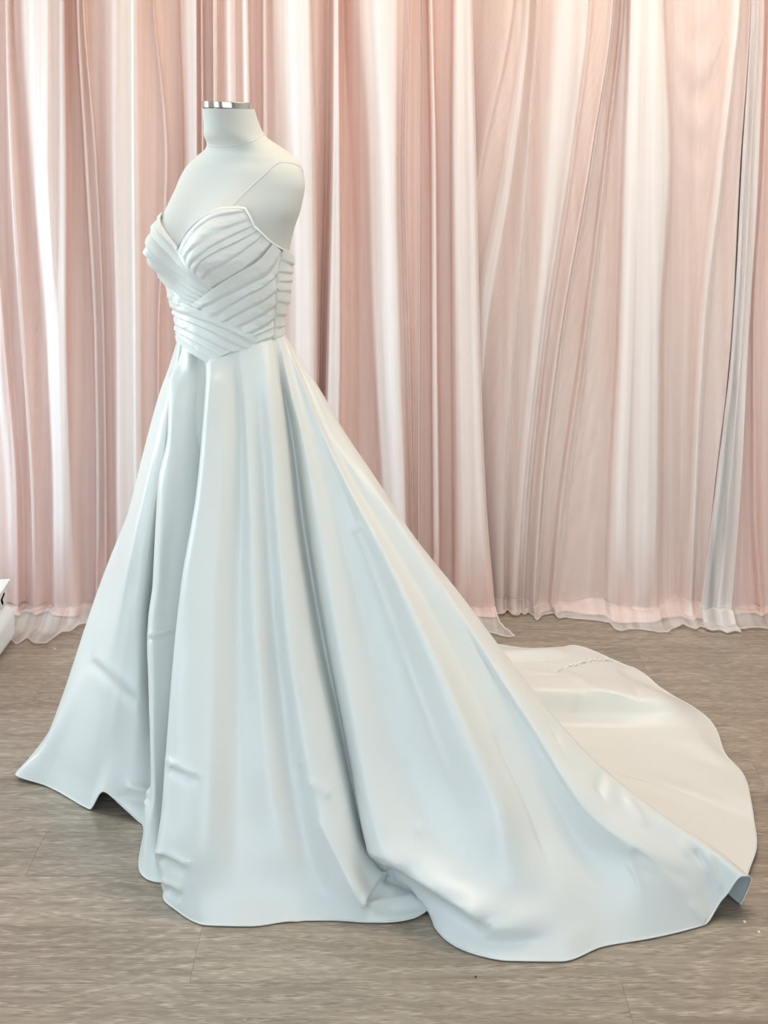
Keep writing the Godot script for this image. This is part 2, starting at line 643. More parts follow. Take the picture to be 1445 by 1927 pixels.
func _curtains() -> void:
	# rail above the frame
	var rod := thing("curtain_rod", "steel curtain rod carrying the blush drapes above the frame", "curtain rod", Vector3(0, 2.52, -0.93))
	var rm := CylinderMesh.new()
	rm.top_radius = 0.016
	rm.bottom_radius = 0.016
	rm.height = 4.6
	var rr := part("rod", rm, M.steel, rod)
	rr.rotation.z = PI / 2

	# fold list of the wide left drape; valley and ridge alternate so that flanks turned to the window catch its light
	var left := [
		[[-160, -160, -160, -160, -160], 0.0], [[-110, -110, -105, -100, -100], 2.4], [[-70, -70, -60, -50, -46], 0.4], [[-36, -32, -22, -4, 0], 0.8], [[-22, -15, 8, 32, 34], 3.0], [[-14, -8, 14, 38, 40], 1.2], [[-4, 2, 20, 44, 46], 0.4], [[6, 12, 34, 54, 58], 1.2],
		[[13, 22, 43, 62, 66], 2.4], [[17, 30, 52, 70, 74], 1.8], [[22, 44, 76, 92, 92], 0.2], [[26, 51, 83, 97, 97], 0.8], [[50, 66, 93, 104, 106], 2.6], [[78, 82, 104, 112, 116], [4.0, 3.9, 3.8, 3.6, 3.0]], [[92, 92, 110, 117, 122], [4.2, 4.2, 4.2, 4.0, 3.2]], [[98, 99, 114, 121, 126], [2.2, 2.8, 4.4, 4.2, 3.2]],
		[[121, 124, 125, 133, 140], [4.4, 4.6, 4.8, 4.2, 3.2]], [[123, 127, 128, 138, 146], [1.6, 2.0, 2.4, 2.8, 2.8]], [[130, 140, 146, 156, 160], 0.0], [[140, 155, 173, 178, 176], -0.6], [[146, 162, 180, 184, 182], 1.8], [[150, 168, 185, 190, 188], 0.9], [[155, 179, 194, 198, 198], 1.8], [[161, 186, 201, 206, 208], 0.5],
		[[190, 200, 210, 214, 216], 1.3], [[222, 219, 226, 228, 230], 3.2], [[236, 236, 240, 242, 244], 2.7], [[247, 248, 251, 253, 255], 2.5], [[252, 253, 256, 258, 260], 3.6], [[262, 267, 270, 272, 274], 2.2], [[282, 300, 290, 290, 290], 1.0], [[288, 314, 298, 298, 298], 2.2], [[292, 319, 304, 304, 304], 0.2],
		[[334, 343, 330, 330, 330], -1.2], [[339, 349, 344, 344, 344], 1.0], [[352, 360, 356, 356, 356], 1.2], [[366, 368, 368, 368, 368], 1.7], [[369, 370, 371, 371, 371], 2.6], [[373, 375, 375, 375, 375], 0.6], [[380, 382, 382, 382, 382], 2.2], [[384, 388, 388, 388, 388], -0.4], [[398, 399, 399, 399, 399], -0.2], [[403, 404, 404, 404, 404], 2.0],
		[[412, 412, 412, 412, 412], 0.8], [[435, 438, 438, 438, 438], 2.4], [[443, 446, 446, 446, 446], 1.4], [[464, 468, 468, 468, 468], 2.8], [[472, 476, 476, 476, 476], 0.2], [[490, 491, 491, 491, 491], 0.0], [[497, 498, 498, 498, 498], 2.0], [[505, 506, 506, 506, 506], 0.8], [[518, 527, 530, 530, 530], 2.2],
		[[530, 540, 545, 545, 545], 1.8], [[560, 566, 570, 570, 570], 3.4], [[583, 590, 593, 593, 593], 4.4], [[589, 598, 600, 598, 598], 2.0], [[608, 608, 603, 600, 600], 0.4], [[618, 615, 605, 602, 602], -0.9], [[623, 620, 611, 606, 606], 0.4], [[629, 627, 620, 614, 614], 3.0], [[636, 638, 639, 634, 634], 4.2],
		[[638, 641, 643, 640, 640], 0.8], [[645, 656, 668, 676, 682], -1.2], [[654, 672, 692, 712, 722], 0.2], [[678, 700, 709, 728, 738], 2.6], [[692, 710, 718, 736, 744], 2.2], [[715, 728, 735, 748, 754], 4.2], [[740, 741, 748, 760, 765], 4.8], [[754, 750, 757, 766, 771], 3.0], [[764, 757, 764, 772, 776], 1.8], [[769, 761, 769, 776, 780], 3.2],
		[[774, 768, 776, 781, 784], 1.2], [[789, 789, 788, 787, 789], 1.9], [[792, 792, 791, 790, 792], -0.4], [[802, 807, 809, 811, 812], -1.1], [[806, 812, 813, 815, 816], 1.0], [[812, 819, 821, 824, 825], 1.6], [[818, 824, 827, 831, 832], -0.6], [[847, 846, 847, 850, 851], -1.2], [[853, 851, 853, 856, 857], 1.8],
		[[859, 858, 860, 864, 866], 2.8], [[872, 874, 877, 884, 888], 2.2], [[882, 889, 895, 904, 918], 3.0], [[887, 895, 902, 914, 930], 2.4]]
	for k in 14:         # on past the frame
		var x := -196.0 - 36.0 * k
		left.push_front([[x, x, x, x, x], 2.6 if k % 2 == 0 else 0.3])
	var cl := thing("curtain", "wide blush drape behind the dress, left of the dark gap between drapes", "curtain", Vector3.ZERO, "")
	part("lining", sheet(drape(left, 0.0, 2.5, 0.0, 0.012, [[-200, 0.02], [200, 0.02], [940, 0.03]], 0.0015, 3, 1.3)), M.lining, cl)
	var s1 := drape(left, 0.02, 2.5, 0.0, 0.03, [[-200, 0.10], [24, 0.12], [44, 0.17], [80, 0.20], [122, 0.19], [134, 0.12], [190, 0.09], [500, 0.08], [840, 0.09], [880, 0.12], [940, 0.14]], 0.003, 5, 1.5, 0.045)
	var dens_s1 := streaks(s1, 31, 0.26, 0.52)
	gather(s1, dens_s1, [[-10, 8], [43, 52], [83, 126], [176, 186], [192, 199], [214, 254], [228, 268], [294, 300], [342, 372], [377, 383], [400, 412], [425, 447], [456, 471], [494, 504], [514, 594], [545, 592], [609, 640], [616, 628], [698, 758], [709, 748], [763, 770], [786, 790], [812, 823], [852, 905], [860, 880]])
	var sh := part("sheer_layer", sheet(s1, false, false, dens_s1), M.sheer, cl)
	part("selvage", tube(lines(s1, -1), 0.0025, 6), M.seam, sh)
	part("hem", tube(s1[-1], 0.002, 6), M.seam, sh)

	var mid := [
		[[840, 800, 780, 780, 790], -5.0], [[890, 840, 800, 800, 810], -5.0], [[930, 876, 820, 820, 830], -3.6], [[966, 906, 842, 846, 860], -2.2], [[974, 916, 856, 866, 880], -3.6], [[998, 968, 916, 896, 904], -2.6], [[1011, 990, 966, 946, 944], 0.2], [[1016, 996, 972, 954, 951], -1.6],
		[[1050, 1030, 1000, 972, 962], 0.6], [[1070, 1050, 1012, 980, 970], 1.0], [[1106, 1070, 1020, 988, 978], -0.4], [[1114, 1078, 1027, 994, 984], 0.4], [[1120, 1084, 1034, 1001, 990], -0.8], [[1146, 1102, 1044, 1008, 998], 0.2], [[1154, 1110, 1052, 1016, 1004], 2.2], [[1159, 1118, 1060, 1026, 1014], -0.6],
		[[1166, 1132, 1090, 1046, 1030], -1.2], [[1172, 1140, 1099, 1056, 1038], 0.8], [[1177, 1148, 1112, 1072, 1054], -0.8], [[1181, 1168, 1157, 1140, 1134], -0.8], [[1187, 1177, 1166, 1151, 1146], 1.8], [[1206, 1196, 1188, 1176, 1172], 2.2], [[1232, 1228, 1222, 1214, 1206], 2.8], [[1247, 1258, 1240, 1236, 1230], 2.4],
		[[1254, 1268, 1252, 1250, 1244], 0.4], [[1290, 1288, 1270, 1266, 1262], -0.8], [[1330, 1312, 1288, 1280, 1274], -1.2], [[1370, 1340, 1306, 1294, 1286], 0.2], [[1390, 1358, 1322, 1306, 1300], 1.6], [[1396, 1366, 1332, 1314, 1307], 0.2], [[1404, 1380, 1350, 1322, 1312], 0.6], [[1412, 1392, 1374, 1340, 1320], 2.0]]
	var cm := thing("curtain", "blush drape right of the dark gap, with its lower edge pooled on the floor", "curtain")
	part("lining", sheet(drape(mid, 0.0, 2.5, 0.0, 0.014, [[800, 0.02], [1060, 0.03], [1160, 0.08], [1340, 0.07]], 0.002, 8, 1.3, 0.0, 0.006)), M.lining_pale, cm)
	var s2 := drape(mid, 0.018, 2.5, 0.0, 0.035, [[800, 0.03], [990, 0.03], [1050, 0.06], [1110, 0.09], [1155, 0.13], [1172, 0.11], [1200, 0.11], [1260, 0.14], [1345, 0.11]], 0.0035, 9, 1.5, 0.0, 0.008)
	var dens_s2 := streaks(s2, 32, 0.36, 0.62)
	gather(s2, dens_s2, [[880, 912], [958, 968], [984, 1016], [1046, 1054], [1094, 1102], [1154, 1244], [1164, 1190], [1205, 1240], [1300, 1328]])
	sh = part("sheer_layer", sheet(s2, false, false, dens_s2), M.sheer, cm)
	part("selvage", tube(lines(s2, -1), 0.0025, 6), M.seam, sh)
	part("hem", tube(s2[-1], 0.002, 6), M.seam, sh)

	var strip := [
		[[1416, 1398, 1379, 1344, 1320], 1.6], [[1420, 1403, 1384, 1352, 1330], 3.2], [[1424, 1408, 1389, 1362, 1342], 1.8], [[1428, 1413, 1395, 1371, 1354], 3.4], [[1432, 1420, 1401, 1382, 1366], 2.0], [[1438, 1428, 1408, 1392, 1376], 2.8]]
	var cs := thing("curtain", "narrow white sheer drape between the pooled drape and the pink one at right", "curtain")
	var s3 := drape(strip, 0.05, 2.5, 0.0, 0.03, [[1200, 0.10], [1500, 0.10]], 0.003, 12)
	sh = part("sheer_layer", sheet(s3, false, false, streaks(s3, 34, 0.55, 0.85)), M.sheer_white, cs)
	part("selvage", tube(lines(s3, 0), 0.003, 6), M.seam, sh)
	part("hem", tube(s3[-1], 0.002, 6), M.seam, sh)

	var right := [
		[[1418, 1404, 1390, 1372, 1350], -1.4], [[1428, 1414, 1400, 1386, 1372], 0.6], [[1434, 1424, 1408, 1398, 1392], -0.8], [[1440, 1430, 1412, 1410, 1420], -1.2], [[1446, 1437, 1418, 1420, 1432], 1.2], [[1458, 1452, 1440, 1436, 1446], -0.8], [[1480, 1476, 1470, 1466, 1466], 1.8], [[1520, 1520, 1516, 1510, 1510], -0.4], [[1570, 1570, 1566, 1566, 1566], 2.0], [[1640, 1640, 1640, 1640, 1640], 0.0]]
	for k in 10:
		var x := 1684.0 + 40.0 * k
		right.append([[x, x, x, x, x], 2.2 if k % 2 == 0 else 0.0])
	var cr := thing("curtain", "deeper pink drape at the right edge, cut off by the frame", "curtain")
	part("lining", sheet(drape(right, 0.025, 2.5, 0.0, 0.012, [[1200, 0.02], [1700, 0.02]], 0.003, 14)), M.lining, cr)
	var s4 := drape(right, 0.045, 2.5, 0.0, 0.03, [[1200, 0.10], [1700, 0.12]], 0.005, 15)
	sh = part("sheer_layer", sheet(s4, false, false, streaks(s4, 33, 0.25, 0.55)), M.sheer, cr)
	part("selvage", tube(lines(s4, 3), 0.003, 6), M.seam, sh)
	part("hem", tube(s4[-1], 0.002, 6), M.seam, sh)


# ------------------------------------------------------------------ the dress form
# rings of the torso: height, shift forward, half width side to side, half depth
const RINGS := [[0.70, 0.0, 0.165, 0.12], [0.80, 0.0, 0.175, 0.13], [0.88, 0.0, 0.160, 0.118], [0.93, -0.002, 0.143, 0.102], [0.978, -0.004, 0.126, 0.088], [1.011, -0.004, 0.127, 0.090], [1.062, -0.002, 0.139, 0.101], [1.099, 0.0, 0.147, 0.107],
	[1.126, 0.0, 0.150, 0.108], [1.16, -0.002, 0.156, 0.107], [1.222, -0.010, 0.170, 0.105], [1.277, -0.021, 0.188, 0.101], [1.318, -0.034, 0.190, 0.092], [1.355, -0.042, 0.177, 0.083], [1.380, -0.050, 0.150, 0.077],
	[1.396, -0.050, 0.118, 0.073], [1.412, -0.040, 0.090, 0.070], [1.432, -0.018, 0.070, 0.068], [1.462, -0.008, 0.062, 0.062], [1.494, 0.001, 0.0585, 0.0585]]
var ring_y := PackedFloat32Array()
var ring_v := [PackedFloat32Array(), PackedFloat32Array(), PackedFloat32Array()]
var ring_m := []


func torso(deg: float, y: float, off := 0.0) -> Vector3:
	if ring_y.is_empty():
		for r in RINGS:
			ring_y.append(r[0])
			for k in 3:
				ring_v[k].append(r[k + 1])
		for k in 3:
			ring_m.append(pchip(ring_y, ring_v[k]))
	var i := clampi(ring_y.bsearch(y) - 1, 0, ring_y.size() - 2)
	var h := ring_y[i + 1] - ring_y[i]
	var t := clampf((y - ring_y[i]) / h, 0.0, 1.0)
	var q := []
	for k in 3:
		q.append(herm(t, h, ring_v[k][i], ring_v[k][i + 1], ring_m[k][i], ring_m[k][i + 1]))
	var th := deg_to_rad(deg)
	var lx: float = (q[1] + off) * sin(th)
	var lz: float = (q[2] + off) * cos(th)
	var front := 1.0 / (1.0 + exp(-cos(th) * 14.0))
	for s in [-1.0, 1.0]:
		var wy := 0.072 if y > 1.178 else 0.042
		lz += 0.066 * front * exp(-(pow(lx - s * 0.082, 2) / (2.0 * 0.05 * 0.05) + pow(y - 1.178, 2) / (2.0 * wy * wy)))
	lz += q[0]
	return Vector3(AXIS_X + lx * cos(PSI) - lz * sin(PSI), y, lx * sin(PSI) + lz * cos(PSI))


func _dress_form() -> void:
	var o := thing("dress_form", "headless white fabric dress form with a chrome neck cap wearing the gown", "mannequin", Vector3(AXIS_X, 0, 0))
	var at0 := -o.position
	var rows := []
	var y := 0.70
	while y < 1.4945:
		var ring := PackedVector3Array()
		for k in 145:
			ring.append(torso(k * 2.5 - 180.0, y) + at0)
		rows.append(ring)
		y += 0.006
	var body := part("torso", sheet(rows, true, true), M.jersey, o)
	var arm := PackedVector3Array()
	for q in [[34, 1.27], [37, 1.30], [40, 1.318], [52, 1.35], [68, 1.372], [88, 1.37], [104, 1.362], [116, 1.354], [128, 1.33], [134, 1.29], [136, 1.24]]:
		arm.append(torso(q[0], q[1], -0.0030) + at0)
	part("arm_seam", tube(resample(arm, 60), 0.0042, 8), M.jersey, body)
	var neck := PackedVector3Array()
	for k in 25:
		var a := -180.0 + 15.0 * k
		neck.append(torso(a, 1.425 - 0.016 * cos(deg_to_rad(a)), -0.0028) + at0)
	part("neck_seam", tube(smooth(neck, even(24, 4)), 0.0036, 8), M.jersey, body)
	var cap := part("neck_cap", lathe(PackedVector2Array([Vector2(0.0585, 0.0), Vector2(0.0592, 0.001), Vector2(0.0592, 0.013), Vector2(0.058, 0.0145), Vector2(0.03, 0.0152), Vector2(0.0001, 0.0155)])), M.chrome, o, torso(0, 1.494) * 0.5 + torso(180, 1.494) * 0.5 + at0 + Vector3(0, -0.001, 0))
	cap.rotation = Vector3(0.0, 0.0, -0.045)
	cap.set_meta("label", "polished chrome neck cap")
	part("pole", lathe(PackedVector2Array([Vector2(0.016, 0.02), Vector2(0.016, 0.80)]), 20), M.steel, o)
	part("base", lathe(PackedVector2Array([Vector2(0.001, 0.0), Vector2(0.20, 0.0), Vector2(0.205, 0.006), Vector2(0.20, 0.014), Vector2(0.03, 0.03), Vector2(0.016, 0.05)]), 40), M.steel, o)


# ------------------------------------------------------------------ the wedding dress
# a pleated piece of the bodice: lines of [degrees, height] along each fold, cloth stepping down from fold to fold
func pleats(folds: Array, base: float, amp: float, n := 60, sub := 12, soft := 0.2, drop := 0.7) -> ArrayMesh:
	var along := []
	for f in folds:
		var p := PackedVector3Array()
		for q in f:
			p.append(Vector3(q[0] * 0.0026, q[1], 0))
		along.append(resample(p, n))
	var noise := FastNoiseLite.new()
	noise.seed = 21
	noise.frequency = 9.0
	var rows := []
	for i in along.size() - 1:
		for s in sub:
			var w := float(s) / (sub - 1)
			var row := PackedVector3Array()
			for k in n + 1:
				var q: Vector3 = (along[i][k] as Vector3).lerp(along[i + 1][k], w)
				var gap: float = (along[i][k] as Vector3).distance_to(along[i + 1][k])
				var prof := smoothstep(0.0, 1.0, w) if w < 0.9 else 1.0
				prof = ((1.0 - drop) + drop * pow(w, 0.75)) * (1.0 - smoothstep(1.0 - soft, 1.0, w) * drop)
				var fade := 0.45 + 0.55 * smoothstep(0.0, 0.15, float(k) / n) * smoothstep(0.0, 0.12, 1.0 - float(k) / n)
				var a := minf(amp, gap * 0.6) * fade * (1.0 + 0.35 * noise.get_noise_2d(q.x * 3.0, q.y * 4.0 + i))
				row.append(torso(q.x / 0.0026, q.y, base + a * prof))
			rows.append(row)
	return sheet(rows)


func _bodice(o: Node3D) -> void:
	var top := [[-180, 1.150], [-150, 1.152], [-120, 1.164], [-92, 1.190], [-76, 1.212], [-57, 1.240], [-36, 1.256], [-18, 1.226], [-2, 1.187], [-0.5, 1.187], [7, 1.226], [18, 1.259], [27, 1.277], [38, 1.279], [44, 1.277], [57, 1.240], [76, 1.207], [92, 1.187], [126, 1.162], [150, 1.152], [180, 1.150]]
	var low := [[-180, 0.99], [-126, 0.99], [-90, 0.984], [-48, 0.976], [-24, 0.966], [18, 0.942], [22, 0.944], [48, 0.970], [80, 0.985], [96, 0.988], [180, 0.99]]
	# the lining that the pleats are sewn to
	var rows := []
	for r in 41:
		var row := PackedVector3Array()
		for k in 181:
			var d := k * 2.0 - 180.0
			row.append(torso(d, lerpf(table(low, d), table(top, d), r / 40.0), 0.004))
		rows.append(row)
	part("bodice_lining", sheet(rows, true, true), M.satin, o)
	var cup := [
		[[44, 1.279], [38, 1.281], [27, 1.279], [18, 1.261], [7, 1.228], [-1, 1.188]],
		[[48, 1.270], [38, 1.265], [28, 1.256], [20, 1.233], [13, 1.202], [5, 1.172]],
		[[54, 1.253], [44, 1.238], [36, 1.222], [29, 1.200], [23, 1.184], [12, 1.160]],
		[[59, 1.241], [48, 1.220], [40, 1.200], [34, 1.182], [29, 1.168], [17, 1.144]],
		[[64, 1.231], [52, 1.204], [42, 1.184], [36, 1.170], [31, 1.156], [20, 1.130]],
		[[69, 1.222], [62, 1.194], [55, 1.174], [48, 1.158], [40, 1.146], [26, 1.122]],
		[[82, 1.202], [72, 1.166], [58, 1.138], [48, 1.122], [39, 1.112], [25, 1.094]]]
	part("bodice_cup", pleats(cup, 0.0062, 0.008, 60, 16, 0.34, 0.7), M.satin, o)
	var far := [
		[[-95, 1.192], [-76, 1.212], [-57, 1.242], [-36, 1.258], [-18, 1.228], [-2, 1.190], [14, 1.158], [26, 1.128], [38, 1.106]],
		[[-95, 1.178], [-76, 1.196], [-57, 1.222], [-35, 1.246], [-18, 1.217], [-3, 1.182], [14, 1.146], [25, 1.116], [36, 1.101]],
		[[-95, 1.160], [-76, 1.178], [-57, 1.200], [-34, 1.222], [-17, 1.195], [-2, 1.156], [9, 1.130], [19, 1.113], [31, 1.092]],
		[[-95, 1.142], [-76, 1.156], [-57, 1.176], [-34, 1.195], [-18, 1.168], [-8, 1.138], [2, 1.117], [12, 1.100], [25, 1.083]],
		[[-95, 1.122], [-76, 1.132], [-57, 1.150], [-32, 1.168], [-18, 1.142], [-9, 1.117], [0, 1.100], [9, 1.088], [19, 1.075]],
		[[-95, 1.100], [-76, 1.110], [-57, 1.122], [-32, 1.136], [-19, 1.114], [-10, 1.095], [-2, 1.084], [5, 1.077], [13, 1.068]],
		[[-95, 1.080], [-76, 1.086], [-57, 1.094], [-38, 1.103], [-22, 1.090], [-12, 1.081], [-6, 1.073], [0, 1.069], [7, 1.063]],
		[[-95, 1.050], [-76, 1.050], [-57, 1.050], [-38, 1.050], [-22, 1.048], [-12, 1.046], [-6, 1.045], [0, 1.044], [5, 1.042]]]
	part("bodice_wrap", pleats(far, 0.0075, 0.014, 60, 16, 0.32, 1.0), M.satin, o)
	var near := [
		[[80, 1.202], [71, 1.167], [56, 1.141], [36, 1.111], [20, 1.087], [2, 1.062]],
		[[93, 1.178], [83, 1.138], [60, 1.110], [40, 1.086], [26, 1.068], [8, 1.050]],
		[[94, 1.134], [77, 1.107], [57, 1.085], [44, 1.066], [34, 1.050], [20, 1.030]],
		[[92, 1.094], [76, 1.074], [62, 1.060], [53, 1.050], [44, 1.038], [30, 1.018]],
		[[92, 1.060], [79, 1.047], [69, 1.037], [61, 1.028], [53, 1.020], [40, 1.006]],
		[[93, 1.030], [83, 1.021], [75, 1.014], [69, 1.009], [63, 1.004], [52, 0.996]],
		[[94, 1.012], [86, 1.009], [79, 1.006], [74, 1.004], [69, 1.001], [60, 0.994]],
		[[95, 0.990], [90, 0.989], [86, 0.988], [82, 0.987], [77, 0.985], [68, 0.982]]]
	part("bodice_wrap", pleats(near, 0.0110, 0.0085, 60, 16, 0.34, 0.7), M.satin, o)
	var band := [
		[[-100, 1.074], [-70, 1.072], [-44, 1.068], [-9, 1.064], [19, 1.048], [43, 1.026], [64, 1.004], [81, 0.985]],
		[[-100, 1.044], [-70, 1.042], [-46, 1.038], [-11, 1.036], [16, 1.026], [38, 1.010], [53, 0.994], [66, 0.978]],
		[[-100, 1.030], [-70, 1.028], [-44, 1.026], [-10, 1.021], [14, 1.010], [30, 0.996], [42, 0.982], [55, 0.971]],
		[[-100, 1.008], [-70, 1.006], [-48, 1.004], [-12, 1.000], [6, 0.992], [18, 0.984], [29, 0.974], [40, 0.964]],
		[[-100, 0.996], [-70, 0.993], [-48, 0.990], [-15, 0.985], [3, 0.977], [15, 0.967], [23, 0.961], [31, 0.955]],
		[[-100, 0.988], [-70, 0.984], [-48, 0.980], [-16, 0.975], [-1, 0.966], [10, 0.958], [18, 0.951], [25, 0.945]],
		[[-100, 0.984], [-70, 0.978], [-48, 0.972], [-22, 0.966], [-8, 0.958], [4, 0.950], [12, 0.945], [18, 0.939]]]
	part("waist_band", pleats(band, 0.0125, 0.010, 60, 16, 0.34, 0.8), M.satin, o)
	var back := []
	for k in 9:
		var t := k / 8.0
		var line := []
		for d in [92, 110, 130, 155, 180, 205, 235, 262]:
			line.append([d, lerpf(table(top, d if d <= 180 else d - 360) + 0.003, 0.988, t) - 0.005 * sin((d - 92) * 0.05 + k)])
		back.append(line)
	part("back_panel", pleats(back, 0.0115, 0.0065), M.satin, o)
	var edge := [PackedVector3Array(), PackedVector3Array(), PackedVector3Array(), PackedVector3Array()]
	for k in 361:
		var d := k - 180.0
		var h := table(top, d) + 0.0025
		edge[0].append(torso(d, h - 0.006, 0.002))
		edge[1].append(torso(d, h, 0.004))
		edge[2].append(torso(d, h, 0.009))
		edge[3].append(torso(d, h - 0.004, 0.0110))
	part("neckline_edge", sheet(edge, false, true), M.satin, o)
	var seam := PackedVector3Array()
	for q in [[93, 1.184], [91, 1.14], [90, 1.106], [92, 1.06], [94, 1.022], [96, 0.988]]:
		seam.append(torso(q[0], q[1], 0.0135))
	part("side_seam", tube(resample(seam, 40), 0.0022, 6), M.satin, o)


func table(t: Array, x: float) -> float:
	for i in range(1, t.size()):
		if x <= t[i][0]:
			return lerpf(t[i - 1][1], t[i][1], (x - t[i - 1][0]) / (t[i][0] - t[i - 1][0]))
	return t[-1][1]


# one fold line of the skirt: starts on the waist at `deg`, then pixels with a shift in depth (m) from the straight run to the hem
func fold(deg: float, pts: Array, hem: Vector3) -> PackedVector3Array:
	var low := [[-70, 0.985], [-48, 0.976], [-24, 0.968], [18, 0.944], [22, 0.946], [48, 0.972], [80, 0.987], [96, 0.990], [180, 0.992]]
	var y0 := table(low, deg) + 0.012
	var p := PackedVector3Array([torso(deg, y0, 0.007)])
	var py0 := HORIZON + (EYE.y - y0) * F / (EYE.z - p[0].z)
	var py1 := HORIZON + (EYE.y - hem.y) * F / (EYE.z - hem.z)
	for q in pts:
		var t := clampf((q[1] - py0) / (py1 - py0), 0.0, 1.0)
		p.append(at(q[0], q[1], lerpf(p[0].z, hem.z, t) + (q[2] if q.size() > 2 else 0.0)))
	p.append(hem)
	return p


func run(deg: float, pts: Array) -> PackedVector3Array:
	var p := PackedVector3Array([torso(deg, 1.002, 0.007)])
	for q in pts:
		p.append(Vector3(q[0], q[1], q[2]))
	return p


func skirt_folds() -> Array:
	var c := []
	# round the back, out of sight
	c.append(run(-100, [[-0.50, 0.72, -0.08], [-0.62, 0.38, -0.16], [-0.72, 0.0, -0.26]]))
	c.append(run(-82, [[-0.53, 0.72, -0.04], [-0.67, 0.36, -0.08], [-0.79, 0.0, -0.13]]))
	# the left silhouette
	c.append(fold(-64, [[318, 690], [300, 740], [270, 850], [245, 950], [213, 1070], [190, 1160], [169, 1236], [142, 1288], [108, 1350], [72, 1414], [48, 1437]], on_floor(30, 1456, 0.012)))
	c.append(fold(-56, [[322, 690, 0.01], [306, 740, 0.02], [280, 850, 0.03], [255, 950, 0.035], [225, 1070, 0.04], [205, 1160, 0.04], [186, 1236, 0.035], [165, 1290, 0.02], [132, 1370, 0.01], [105, 1430, 0.0]], on_floor(85, 1477, 0.004)))
	c.append(fold(-48, [[327, 690, 0.02], [312, 740, 0.025], [292, 850, 0.04], [270, 950, 0.045], [244, 1070, 0.05], [228, 1160, 0.045], [214, 1240, 0.035], [204, 1310, 0.03], [188, 1400, 0.015], [173, 1470, 0.0]], on_floor(165, 1523, 0.0)))
	c.append(fold(-42, [[331, 690, 0.02], [316, 740, 0.025], [300, 850, 0.03], [282, 950, 0.03], [262, 1070, 0.03], [250, 1160, 0.03], [240, 1240, 0.025], [230, 1310, 0.02], [220, 1400, 0.005], [206, 1460, 0.0]], on_floor(196, 1489, 0.052)))
	c.append(fold(-36, [[335, 690, 0.01], [320, 740, 0.02], [308, 850, 0.02], [292, 950, 0.015], [276, 1070, 0.01], [266, 1160, 0.01], [261, 1240, 0.01], [258, 1310, 0.01], [250, 1400, 0.0], [238, 1480, 0.0]], on_floor(230, 1517, 0.028)))
	c.append(fold(-30, [[344, 700, -0.02], [332, 760, -0.03], [324, 850, -0.05], [308, 950, -0.06], [298, 1070, -0.06], [288, 1160, -0.06], [287, 1240, -0.06], [288, 1310, -0.06], [288, 1420, -0.05], [280, 1500, -0.03]], on_floor(268, 1553, 0.0)))
	# second fold, whose narrow face is lit
	c.append(fold(-25, [[338, 672, 0.02], [318, 718, 0.04], [315, 818, 0.035], [297, 911, 0.03], [290, 1036, 0.02], [287, 1100, 0.02], [279, 1163, 0.02], [277, 1202, 0.02], [279, 1276, 0.02], [283, 1417, 0.015], [284, 1500, 0.01], [272, 1535, 0.005], [268, 1590, 0.0]], on_floor(263, 1640, 0.0)))
	c.append(fold(-20, [[345, 680, 0.03], [330, 740, 0.05], [322, 840, 0.05], [308, 930, 0.05], [300, 1040, 0.045], [296, 1100, 0.04], [288, 1163, 0.04], [286, 1202, 0.04], [287, 1276, 0.035], [288, 1417, 0.03], [290, 1500, 0.02], [281, 1560, 0.01]], on_floor(275, 1655, 0.0)))
	c.append(fold(-8, [[358, 700, 0.03], [348, 780, 0.03], [342, 880, 0.02], [330, 980, 0.01], [318, 1086, 0.0], [312, 1195, 0.0], [306, 1312, 0.0], [302, 1432, 0.0], [300, 1523, -0.01]], on_floor(290, 1661, 0.0)))
	c.append(fold(6, [[388, 730, -0.02], [382, 840, -0.03], [376, 936, -0.035], [356, 1086, -0.035], [344, 1195, -0.035], [332, 1312, -0.03], [322, 1432, -0.03], [312, 1523, -0.03], [304, 1600, -0.03]], on_floor(310, 1664, 0.0)))
	# third fold, the long front edge from the point of the waist
	c.append(fold(16, [[388, 715, 0.03], [378, 840, 0.03], [368, 936, 0.03], [359, 992, 0.03], [343, 1086, 0.03], [330, 1195, 0.03], [320, 1312, 0.025], [311, 1432, 0.02], [304, 1523, 0.02], [294, 1600, 0.015], [304, 1650, 0.0]], on_floor(308, 1692, 0.0)))
	c.append(fold(20, [[396, 715, 0.045], [387, 840, 0.05], [378, 936, 0.05], [369, 992, 0.05], [353, 1086, 0.05], [341, 1195, 0.045], [331, 1312, 0.045], [322, 1432, 0.04], [315, 1523, 0.035], [308, 1600, 0.03], [316, 1660, 0.01]], on_floor(328, 1710, 0.002)))
	c.append(fold(34, [[424, 720, 0.02], [418, 850, 0.03], [410, 980, 0.03], [402, 1100, 0.03], [398, 1220, 0.03], [394, 1340, 0.03], [388, 1480, 0.03], [380, 1600, 0.02], [380, 1680, 0.005]], on_floor(390, 1741, 0.002)))
	c.append(fold(45, [[449, 720, -0.005], [454, 850, 0.0], [452, 980, 0.0], [448, 1100, 0.0], [448, 1220, 0.0], [450, 1340, 0.0], [452, 1480, 0.0], [455, 1600, 0.0], [462, 1690, -0.005]], on_floor(470, 1743, 0.002)))
	c.append(fold(50, [[460, 740, 0.01], [467, 850, 0.02], [474, 980, 0.025], [478, 1100, 0.025], [484, 1220, 0.025], [493, 1340, 0.02], [507, 1480, 0.02], [528, 1600, 0.01], [545, 1680, 0.0]], on_floor(555, 1733, 0.002)))
	c.append(fold(62, [[482, 740, 0.01], [494, 850, 0.005], [502, 980, 0.005], [510, 1100, 0.005], [520, 1220, 0.0], [534, 1340, 0.0], [552, 1480, 0.0], [580, 1600, 0.0], [608, 1680, -0.005]], on_floor(622, 1732, 0.002)))
